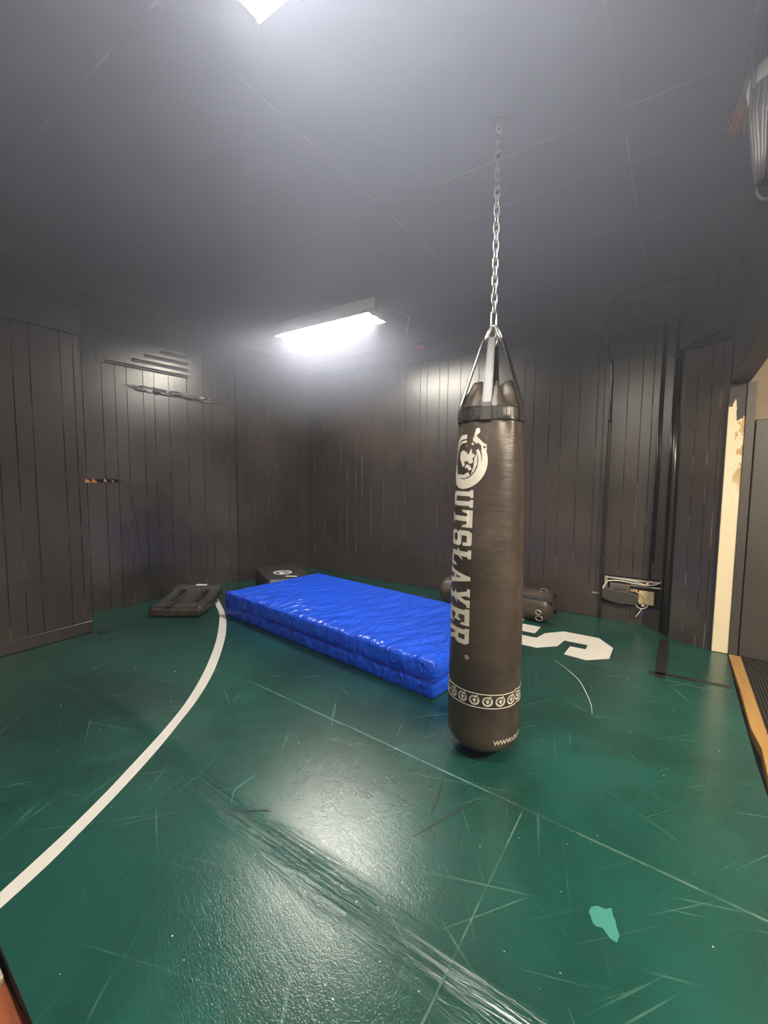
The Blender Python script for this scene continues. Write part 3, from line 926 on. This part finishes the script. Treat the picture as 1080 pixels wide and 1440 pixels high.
def mat_shell(nx=126, ny=62, nz=14):
    """rounded block with sagging wrinkled cover"""
    bm = bmesh.new(); vd = {}
    def vert(i, j, k):
        key = (i, j, k)
        if key in vd: return vd[key]
        x, y, z_ = i / nx * ML, j / ny * MW, k / nz * MH
        p = Vector((x, y, z_)); rr = .012
        q = Vector((min(max(x, rr), ML - rr), min(max(y, rr), MW - rr), min(max(z_, rr), MH - rr)))
        d = p - q
        if d.length > 1e-6:
            n = d.normalized(); mx = max(abs(d.x), abs(d.y), abs(d.z))
            p = q + n * (rr * .55 + .45 * mx) if sum(abs(c) > 1e-6 for c in d) > 1 else p
        else: n = Vector((0, 0, 1))
        if k == nz:                                  # top: diagonal ripples fading away from the front edge
            e = math.exp(-y / .34) * 1.0 + .25
            s = x - y * .45
            rp = noise.noise(Vector((s * 5.5 + .7 * noise.noise(Vector((x * 2, y * 2, 4))), y * 1.6, 1.7)))
            rp2 = noise.noise(Vector((s * 14, y * 2.6, 8.2)))
            edge_f = min(1, min(x, ML - x, y, MW - y) / .05)
            rp = (1 - abs(rp) * 2.6) * .9; rp2 = 1 - abs(rp2) * 2.6
            p.z += (.015 * rp + .007 * rp2) * e * edge_f - .004 * edge_f
        elif 0 < k < nz:
            if j in (0, ny):
                a = noise.noise(Vector((x * 9, z_ * 5, 2.0))) + .5 * noise.noise(Vector((x * 24, z_ * 7, 5.0)))
                bul = .010 * math.sin(PI * (z_ / MH)) - .010 * math.exp(-((z_ - .118) / .016) ** 2)
                p.y += (-1 if j == 0 else 1) * (.009 * a + bul) * min(1, min(z_, MH - z_) / .03)
            if i in (0, nx):
                a = noise.noise(Vector((y * 9, z_ * 5, 12.0)))
                bul = .010 * math.sin(PI * (z_ / MH)) - .010 * math.exp(-((z_ - .118) / .016) ** 2)
                p.x += (-1 if i == 0 else 1) * (.005 * a + bul)
        p.z = max(p.z, 0.001)
        vd[key] = bm.verts.new(p); return vd[key]
    for i in range(nx):
        for j in range(ny):
            bm.faces.new((vert(i, j, nz), vert(i + 1, j, nz), vert(i + 1, j + 1, nz), vert(i, j + 1, nz)))
            bm.faces.new((vert(i, j, 0), vert(i, j + 1, 0), vert(i + 1, j + 1, 0), vert(i + 1, j, 0)))
    for i in range(nx):
        for k in range(nz):
            bm.faces.new((vert(i, 0, k), vert(i + 1, 0, k), vert(i + 1, 0, k + 1), vert(i, 0, k + 1)))
            bm.faces.new((vert(i, ny, k), vert(i, ny, k + 1), vert(i + 1, ny, k + 1), vert(i + 1, ny, k)))
    for j in range(ny):
        for k in range(nz):
            bm.faces.new((vert(0, j, k), vert(0, j, k + 1), vert(0, j + 1, k + 1), vert(0, j + 1, k)))
            bm.faces.new((vert(nx, j, k), vert(nx, j + 1, k), vert(nx, j + 1, k + 1), vert(nx, j, k + 1)))
    bmesh.ops.recalc_face_normals(bm, faces=bm.faces)
    return bm


obj('cover', mat_shell(), M['blue'], crash, True)
for z in (.127, .110):
    bm = bmesh.new()
    pts = []
    for t0, t1 in (((.0, -.004), (ML, -.004)), ((ML + .004, 0), (ML + .004, MW)), ((ML, MW + .004), (0, MW + .004)), ((-.004, MW), (-.004, 0))):
        for s in range(40):
            q = s / 40; x_, y_ = t0[0] + (t1[0] - t0[0]) * q, t0[1] + (t1[1] - t0[1]) * q
            pts.append((x_, y_, z + .003 * noise.noise(Vector((x_ * 6, y_ * 6, z)))))
    tube(bm, pts, .0045, 6, True); obj('seam_welt', bm, M['welt'], crash, True)

# ------------------------------------------------------------------ two strike pads
def pad_body(W, D, T, rise, curve, wr):
    nx, ny, nz = 26, 30, 6
    bm = bmesh.new(); vd = {}
    def vert(i, j, k):
        key = (i, j, k)
        if key in vd: return vd[key]
        x, y, z_ = i / nx * W, j / ny * D, k / nz * T
        rr = .03
        q = Vector((min(max(x, rr), W - rr), min(max(y, rr), D - rr), min(max(z_, rr), T - rr)))
        p = Vector((x, y, z_)); d = p - q
        if sum(abs(c_) > 1e-6 for c_ in d) > 1: p = q + d.normalized() * (rr * .5 + .5 * max(abs(c_) for c_ in d))
        s = p.y / D
        lift = rise * max(0, s - curve) ** 1.6 / (1 - curve) ** 1.6
        p.z += lift
        if k == nz: p.z += wr * (noise.noise(Vector((x * 14 + y * 5, y * 5, 3))) + .5 * noise.noise(Vector((x * 34, y * 9, 1))))
        vd[key] = bm.verts.new(p); return vd[key]
    for (n1, n2, fn) in ((nx, ny, lambda a, b: (a, b, nz)), (nx, ny, lambda a, b: (a, b, 0)), (nx, nz, lambda a, b: (a, 0, b)), (nx, nz, lambda a, b: (a, ny, b)), (ny, nz, lambda a, b: (0, a, b)), (ny, nz, lambda a, b: (nx, a, b))):
        for a in range(n1):
            for b in range(n2):
                bm.faces.new((vert(*fn(a, b)), vert(*fn(a + 1, b)), vert(*fn(a + 1, b + 1)), vert(*fn(a, b + 1))))
    bmesh.ops.recalc_face_normals(bm, faces=bm.faces)
    return bm


def ribbon(pts, wd, th, wdir):
    bm = bmesh.new(); wdir = Vector(wdir).normalized(); rings = []
    pts = [Vector(p) for p in pts]
    for i, p in enumerate(pts):
        d = (pts[min(i + 1, len(pts) - 1)] - pts[max(i - 1, 0)]).normalized(); n = d.cross(wdir).normalized()
        rings.append([bm.verts.new(p - wdir * wd / 2 - n * th / 2), bm.verts.new(p + wdir * wd / 2 - n * th / 2), bm.verts.new(p + wdir * wd / 2 + n * th / 2), bm.verts.new(p - wdir * wd / 2 + n * th / 2)])
    for a, b in zip(rings, rings[1:]):
        for q in range(4): bm.faces.new((a[q], a[(q + 1) % 4], b[(q + 1) % 4], b[q]))
    bm.faces.new(rings[0][::-1]); bm.faces.new(rings[-1]); bmesh.ops.recalc_face_normals(bm, faces=bm.faces)
    return bm


PW, PD, PT, PRISE, PC = .52, .60, .105, .085, .35
pad = thing('strike_pad', 'black curved strike pad with two handles lying on the end of the white line', 'pad', (-4.275, 2.205, .001), math.atan2(.559, .829))
obj('body', pad_body(PW, PD, PT, PRISE, PC, .006), M['padv'], pad, True)
def ptop(y): return PT + PRISE * max(0, y / PD - PC) ** 1.6 / (1 - PC) ** 1.6
bm = pad_body(PW - .03, .04, PT * .72, 0, .9, 0)
bmesh.ops.translate(bm, verts=bm.verts, vec=(.015, -.006, .006))
obj('edge_panel', bm, M['pad_worn'], pad, True)['label'] = 'brown worn edge panel'
for x in (.15, .40):
    ys = [.20 + .26 * i / 12 for i in range(13)]
    bmr = ribbon([(x, y_, ptop(y_) + .004 + .035 * math.sin(PI * (y_ - .20) / .26) ** .7) for y_ in ys], .045, .012, (1, 0, 0))
    obj('handle', bmr, M['web'], pad)
obj('strap', ribbon([(.19, -.008, .02)] + [(.19, y_, ptop(y_) + .004) for y_ in [0.0, .05, .1, .15, .19]], .05, .005, (1, 0, 0)), M['web'], pad)
bm = bbox(.24, .36, PD - .055, PD - .025, 0, .003, .001, 1)
for v in bm.verts: v.co.z += ptop(v.co.y) + .004
obj('label', bm, M['white_label'], pad)['label'] = 'small white label'
# tilted far pad in the corner
pad2 = thing('strike_pad', 'black strike pad with white round emblem, in the room corner behind the blue mat', 'pad', (-4.615, 3.80, .001), math.radians(-29.4))
obj('body', pad_body(.84, .53, .185, .012, .3, .004), M['padv'], pad2, True)
def flat(name, polys, mat, parent, org, z, ang):
    bm = bmesh.new()
    for q_ in polys: prism(bm, q_, 0, .002)
    bmesh.ops.transform(bm, matrix=Matrix.Translation((org[0], org[1], z)) @ Matrix.Rotation(ang, 4, 'Z'), verts=bm.verts)
    return obj(name, bm, mat, parent)
E2 = arc(.80, 1, 0, 360, n=36) + [[(-.15, .15), (-.55, .62), (-.75, .3), (-.2, -.05)], [(.15, .2), (.6, .62), (.72, .3), (.2, -.08)], [(-.25, .25), (.25, .25), (.3, -.15), (.1, -.8), (-.1, -.8), (-.3, -.15)]]
flat('emblem', [[(p[0] * .115, p[1] * .115) for p in q_] for q_ in E2], M['white_label'], pad2, (.50, .25), .190, math.radians(60))['label'] = 'white round emblem'
flat('label', [R(-.07, .07, -.02, .02)], M['white_label'], pad2, (.76, .29), .192, math.radians(60))['label'] = 'small white label'

# ------------------------------------------------------------------ second bag lying by the back wall
lying = thing('punching_bag', 'short black heavy bag lying on its side along the back wall', 'punching bag', (-2.13, 4.40, .152), math.radians(-2.5))
bm = bmesh.new(); n = 60
def lb(i, j):
    t_ = j / (n - 1); x_ = t_ * 1.18
    e = min(1, max(0, min(x_, 1.18 - x_) / .07)); r = .150 * (.62 + .38 * math.sqrt(1 - (1 - e) ** 2))
    a = 2 * PI * i / 64
    r += .006 * noise.noise(Vector((math.cos(a) * 2, math.sin(a) * 2, x_ * 5))) + .010 * max(0, (x_ - .9) / .28) * noise.noise(Vector((a * 2.2, x_ * 9, 3)))
    z_ = r * math.sin(a)
    return (x_, r * math.cos(a), max(z_, -.1505))
V = grid(bm, 64, n, lb, True)
for j, xx in ((0, -.012), (n - 1, 1.192)):
    c_ = bm.verts.new((xx, 0, 0))
    for i in range(64): bm.faces.new((V[i][j], V[(i + 1) % 64][j], c_))
bmesh.ops.recalc_face_normals(bm, faces=bm.faces)
obj('body', bm, M['bag'], lying, True)
for a0 in (35, 140, -35):
    a = math.radians(a0)
    obj('strap', ribbon([(xx, .158 * math.cos(a) * q, .158 * math.sin(a) * q) for xx, q in ((.92, 1.0), (1.0, 1.01), (1.08, 1.02), (1.15, .99), (1.19, .80), (1.205, .5))], .035, .004, (0, -math.sin(a), math.cos(a))), M['web'], lying)
for (yy, zz, rr) in ((-.10, -.085, .024), (-.02, .155, .024), (-.13, -.02, .02)):
    bm = bmesh.new(); tube(bm, [(1.10 + rr * 1.3 * math.cos(2 * PI * i / 20), yy - .035 - (.02 if zz < .1 else -.02), zz + rr * math.sin(2 * PI * i / 20)) for i in range(20)], .0035, 7, True)
    obj('ring', bm, M['steel'], lying, True)
bm = bmesh.new(); tube(bm, spline([(1.12, -.15, -.06), (1.19, -.14, -.09), (1.22, -.10, -.13), (1.17, -.16, -.145), (1.10, -.19, -.147)], 6), .006, 6)
obj('cord', bm, M['web'], lying, True)

# ------------------------------------------------------------------ pipes, conduit and the stripped wall heater
def pipe(name, label, paths, r, extra=None):
    t = thing(name, label, 'pipe', tuple(paths[0][0]))
    o = Vector(paths[0][0])
    for i, p in enumerate(paths):
        bm = bmesh.new(); tube(bm, [Vector(q) - o for q in p], r if not isinstance(r, list) else r[i], 10); obj('pipe_run', bm, M['pipe'], t, True)
    return t, o


def saddle(t, o, p, r):
    bm = bmesh.new(); tube(bm, [Vector(p) - o - Vector((0, 0, .012)), Vector(p) - o + Vector((0, 0, .012))], r, 10); obj('clamp', bm, M['pipe'], t, True)


yb = back_y(-.6)
t, o = pipe('conduit', 'black conduit running from floor to ceiling left of the stripped heater', [
    spline([(-.590, yb - .022, .012), (-.588, yb - .022, 1.2), (-.588, yb - .022, 2.40), (-.60, yb - .022, 2.50), (-.632, yb - .045, 2.62), (-.632, yb - .075, 2.75), (-.630, yb - .075, 2.96), (-.60, yb - .10, CEIL - .028), (-.50, yb - .26, CEIL - .020), (-.11, yb - .35, CEIL - .018), (.28, yb - .43, CEIL - .018)], 8)], .013)
saddle(t, o, (-.588, yb - .022, 1.95), .018); saddle(t, o, (-.588, yb - .022, .6), .018)
yb = back_y(-.18)
t, o = pipe('conduit', 'thin black conduit dropping from the ceiling ledge to the stripped heater', [
    [(-.186, yb - .015, .44), (-.180, yb - .015, 1.4), (-.176, yb - .015, 2.79)], [(-.163, yb - .012, .62), (-.160, yb - .012, 1.4), (-.158, yb - .012, 2.79)]], [.010, .007])
t, o = pipe('pipe', 'black pipe standing in the corner beside the projecting pier', [
    [(-.040, 4.56, .02), (-.044, 4.56, 1.4), (-.050, 4.56, 2.47)], [(-.075, 4.60, .02), (-.075, 4.60, 1.5), (-.072, 4.62, 2.79)]], [.021, .012])
bm = bmesh.new(); tube(bm, [Vector((-.052, 4.56, 2.43)) - o, Vector((-.052, 4.56, 2.50)) - o], .027, 12); obj('elbow', bm, M['pipe'], t, True)
t2, o = pipe('pipe', 'pair of black cables running level across the head of the projecting pier', [
    spline([(-.09, 4.52, 2.43), (-.04, 4.50, 2.475), (.06, 4.455, 2.485), (.20, 4.40, 2.50), (.285, 4.365, 2.51)], 5), spline([(.0, 4.49, 2.49), (.08, 4.455, 2.53), (.2, 4.405, 2.545)], 5)], [.012, .007])

heat = thing('wall_heater', 'stripped baseboard heater with grey housing, bare rails and loose wires on the back wall', 'heater', (-.31, back_y(-.31), .2))
H0 = Vector((-.31, back_y(-.31), .2))
def hb(name, x0, x1, pr0, pr1, z0, z1, mat, bev=.003):
    yb_ = back_y((x0 + x1) / 2)
    bm = bbox(x0 - H0.x, x1 - H0.x, yb_ - pr1 - H0.y, yb_ - pr0 - H0.y, z0 - H0.z, z1 - H0.z, bev, 2); return obj(name, bm, mat, heat)
hb('recess', -.575, -.05, 0, .006, .165, .45, M['void'])
rl = hb('rail', -.56, -.09, .006, .028, .418, .434, M['alu'])
hb('rail', -.44, -.055, .006, .022, .368, .380, M['alu'])
hb('rail', -.565, -.535, .006, .03, .33, .436, M['alu'])
# grey housing: outline with chamfered lower corners
bm = bmesh.new()
prism(bm, [(-.578, .305), (-.53, .345), (-.50, .322), (-.355, .318), (-.275, .302), (-.262, .275), (-.272, .215), (-.30, .196), (-.36, .196), (-.40, .188), (-.47, .196), (-.55, .212), (-.575, .24)], .006, .085)
for v in bm.verts: v.co = Vector((v.co.x - H0.x, back_y(v.co.x) - v.co.z - H0.y, v.co.y - H0.z))
bmesh.ops.recalc_face_normals(bm, faces=bm.faces); bevel(bm, .008, 2)
hs = obj('housing', bm, M['dark_grey'], heat)
bm = bbox(-.512 - H0.x, -.338 - H0.x, back_y(-.4) - .078 - H0.y, back_y(-.4) - .01 - H0.y, .30 - H0.z, .385 - H0.z, .008, 2)
cb = obj('control_box', bm, M['dim_grey'], heat)
for k in range(6):
    x = -.475 + k * .018
    bm = bbox(x - H0.x, x + .008 - H0.x, back_y(-.4) - .0795 - H0.y, back_y(-.4) - .077 - H0.y, .322 - H0.z, .342 - H0.z, .0005, 1); obj('vent_slot', bm, M['void'], cb)
hb('cover_plate', -.265, -.140, .012, .020, .205, .335, M['cream_plate'])
hb('bracket', -.335, -.275, .01, .05, .318, .338, M['alu'])
hb('bracket', -.575, -.545, .02, .06, .295, .33, M['alu'])
bm = bmesh.new(); bmesh.ops.create_uvsphere(bm, u_segments=12, v_segments=8, radius=.017)
bmesh.ops.translate(bm, verts=bm.verts, vec=(-.197 - H0.x, -.022, .405 - H0.z)); obj('wire_cap', bm, M['copper'], heat, True)
bm = bbox(-.062 - H0.x, -.035 - H0.x, -.03, -.004, .455 - H0.z, .49 - H0.z, .006, 2); obj('cable_clip', bm, M['wire_white'], heat)
def hw(name, pts, r, mat):
    bm = bmesh.new(); tube(bm, spline([(p[0] - H0.x, -p[2] - .006, p[1] - H0.z) for p in pts], 6), r, 6); obj(name, bm, mat, heat, True)
hw('cable', [(-.05, .475, .015), (-.08, .45, .03), (-.13, .415, .04), (-.20, .398, .045), (-.30, .40, .04), (-.42, .41, .04), (-.52, .40, .05), (-.555, .36, .05), (-.57, .32, .06)], .006, M['wire_white'])
hw('cable', [(-.50, .43, .03), (-.40, .425, .03), (-.30, .418, .035), (-.22, .40, .03)], .004, M['wire_white'])
hw('cable', [(-.33, .325, .05), (-.295, .345, .05), (-.275, .315, .05), (-.255, .33, .04)], .004, M['copper'])
hw('wire_loop', [(-.185, .23, .03), (-.19, .195, .04), (-.225, .172, .05), (-.262, .178, .05), (-.282, .205, .05), (-.272, .235, .05), (-.255, .245, .04)], .0042, M['wire_white'])
hw('wire', [(-.25, .30, .03), (-.225, .27, .04), (-.215, .235, .04), (-.228, .20, .04)], .0028, M['wire_black'])
hw('wire', [(-.235, .168, .04), (-.25, .13, .045), (-.262, .11, .05), (-.275, .085, .05)], .0042, M['wire_white'])
hw('wire', [(-.225, .168, .04), (-.228, .13, .045), (-.235, .10, .045), (-.243, .07, .05)], .0042, M['wire_blue'])
bm = bbox(-.238 - H0.x, -.212 - H0.x, -.058, -.036, .192 - H0.z, .208 - H0.z, .004, 2); obj('wire_nut', bm, M['wire_white'], heat)
bm = bbox(-.675, -.61, back_y(-.64) - .012, back_y(-.64) - .0065, .243, .257, .001, 1)
tag(obj('wall_clip', bm, M['alu']), 'small bare metal clip on the back wall left of the conduit', 'clip')

# ------------------------------------------------------------------ cords on the ceiling and wall
bm = bmesh.new()
tube(bm, spline([(-2.50, 3.58, 3.02), (-2.47, 3.74, CEIL - .006), (-2.43, 3.84, CEIL - .006), (-2.395, 3.98, CEIL - .012), (-2.44, 4.05, CEIL - .06), (-2.475, 4.08, CEIL - .10)], 6), .004, 6)
tube(bm, [(-2.475, 4.08, CEIL - .095), (-2.48, 4.083, CEIL - .125)], .009, 8)
tube(bm, [(-2.395, 3.98, CEIL - .012), (-2.345, 3.95, CEIL - .005)], .004, 6)
tag(obj('pull_cord', bm, M['wire_white'], None, True), 'thin white cord with a knot beside the far ceiling lamp', 'cord')
cord = thing('power_cord', 'thin dark cord with red plug sagging above the ledge of the back wall', 'cord', (-2.70, back_y(-2.7) - .03, 2.99))
o = Vector((-2.70, back_y(-2.7) - .03, 2.99))
bm = bmesh.new(); tube(bm, spline([Vector(p) - o for p in ((-3.02, back_y(-3) - .012, 3.035), (-2.90, back_y(-2.9) - .02, 2.99), (-2.80, back_y(-2.8) - .03, 2.972), (-2.70, back_y(-2.7) - .03, 2.975), (-2.60, back_y(-2.6) - .03, 2.985), (-2.45, back_y(-2.45) - .02, 3.035))], 6), .006, 6)
obj('cable', bm, M['wire_black'], cord, True)
bm = bbox(-.075, .045, -.018, .014, -.03, .004, .008, 2); obj('plug', bm, M['red'], cord, True)

# ------------------------------------------------------------------ cable bundle on the right wall
bun = thing('cable_bundle', 'thick grey bundle of cables strapped to the right wall below the ceiling', 'cable', (.215, 2.108, 2.45))
rng = random.Random(3)
bm = bmesh.new()
for k in range(64):
    a = rng.uniform(0, 2 * PI); q = .105 * math.sqrt(rng.uniform(.45, 1))
    x0, y0 = q * math.cos(a) * .75, q * math.sin(a)
    top_ = CEIL - 2.45 - .002
    pts = []
    for s in range(9):
        t_ = s / 8; pinch = 1 - .16 * math.exp(-((t_ - .55) / .12) ** 2); gather = .35 + .65 * min(1, t_ * 2.2)
        pts.append((x0 * pinch * gather - .012 * (1 - t_) + .004 * noise.noise(Vector((k, t_ * 3, 0))), y0 * pinch * gather + .004 * noise.noise(Vector((k, t_ * 3, 7))), top_ * t_ + rng.uniform(-.002, .002)))
    tube(bm, pts, rng.uniform(.006, .0105), 6)
o_ = obj('strand', bm, M['cable_grey'], bun, True); o_['kind'] = 'stuff'
bm = bmesh.new()
grid(bm, 32, 4, lambda i, j: (.074 * math.cos(2 * PI * i / 32) * (1, 1.05, 1.05, 1)[j], .100 * math.sin(2 * PI * i / 32) * (1, 1.05, 1.05, 1)[j], (.312, .313, .367, .368)[j] + .010 * math.sin(2 * PI * i / 32)), True)
bmesh.ops.recalc_face_normals(bm, faces=bm.faces); obj('strap', bm, M['grey_strap'], bun, True)['label'] = 'light grey strap'
bm = bmesh.new(); tube(bm, spline([(-.070, .045, .39), (-.078, .035, .36), (-.078, .032, .33), (-.070, .038, .30)], 5), .008, 8)
obj('clip', bm, M['white_label'], bun, True)['label'] = 'small white clip'
bm = bmesh.new(); tube(bm, spline([(-.03, .02, .03), (-.04, .0, -.02), (-.035, -.10, -.10), (-.03, -.30, -.20), (-.02, -.55, -.28)], 8), .005, 6)
obj('loose_cord', bm, M['cable_grey'], bun, True)
for z, y0 in ((.13, -.10), (.08, -.08)):
    bm = bmesh.new(); tube(bm, spline([(.064, y0, z), (.02, y0 - .01, z), (.0, y0, z - .015), (.0, y0 + .02, z + .005)], 5), .005, 7); obj('hook', bm, M['steel'], bun, True)
# tan straw tuft behind it
tuft = thing('straw_tuft', 'frayed tan straw tuft hanging behind the grey cable bundle', 'straw', (.135, 2.40, 2.80))
bm = bmesh.new()
for k in range(46):
    f = rng.uniform(-1, 1); l_ = rng.uniform(.17, .235)
    tube(bm, [(.012 + f * .006, rng.uniform(-.01, .01), .24), (f * .018, rng.uniform(-.012, .012), .12), (-.022 + f * .036, rng.uniform(-.02, .02), .235 - l_)], [.003, .0042, .003], 5)
obj('strand', bm, M['straw'], tuft, True)['kind'] = 'stuff'
bm = bbox(.0, .13, -.01, .01, .22, .243, .004, 1); obj('hanger', bm, M['trim'], tuft)

# ------------------------------------------------------------------ added scattering volume that stands in for lens glow
GLARE, GLARE_G = .26, .08
bm = bmesh.new(); box(bm, -5.3, 2.8, -1.6, 5.3, -.25, 3.3)
hm = bpy.data.materials.new('glare_scatter'); hm.use_nodes = True
ht = hm.node_tree; ht.nodes.remove(ht.nodes['Principled BSDF'])
vs_ = ht.nodes.new('ShaderNodeVolumeScatter')
vs_.inputs['Color'].default_value = (.74, .79, 1.0, 1); vs_.inputs['Anisotropy'].default_value = GLARE_G
hp = ht.nodes.new('ShaderNodeNewGeometry'); hsx = ht.nodes.new('ShaderNodeSeparateXYZ'); hr = ht.nodes.new('ShaderNodeMapRange')
hr.interpolation_type = 'SMOOTHSTEP'
for i_, v_ in enumerate((1.75, 3.1, .003, GLARE)): hr.inputs[i_ + 1].default_value = v_     # thicker towards the ceiling
ht.links.new(hp.outputs['Position'], hsx.inputs[0]); ht.links.new(hsx.outputs[2], hr.inputs[0]); ht.links.new(hr.outputs[0], vs_.inputs['Density'])
ht.links.new(vs_.outputs[0], ht.nodes['Material Output'].inputs['Volume'])
hz = obj('glare', bm, hm); hz['kind'] = 'stuff'; tag(hz, 'thin pale haze volume added under the ceiling to stand in for lens glow', 'glare')
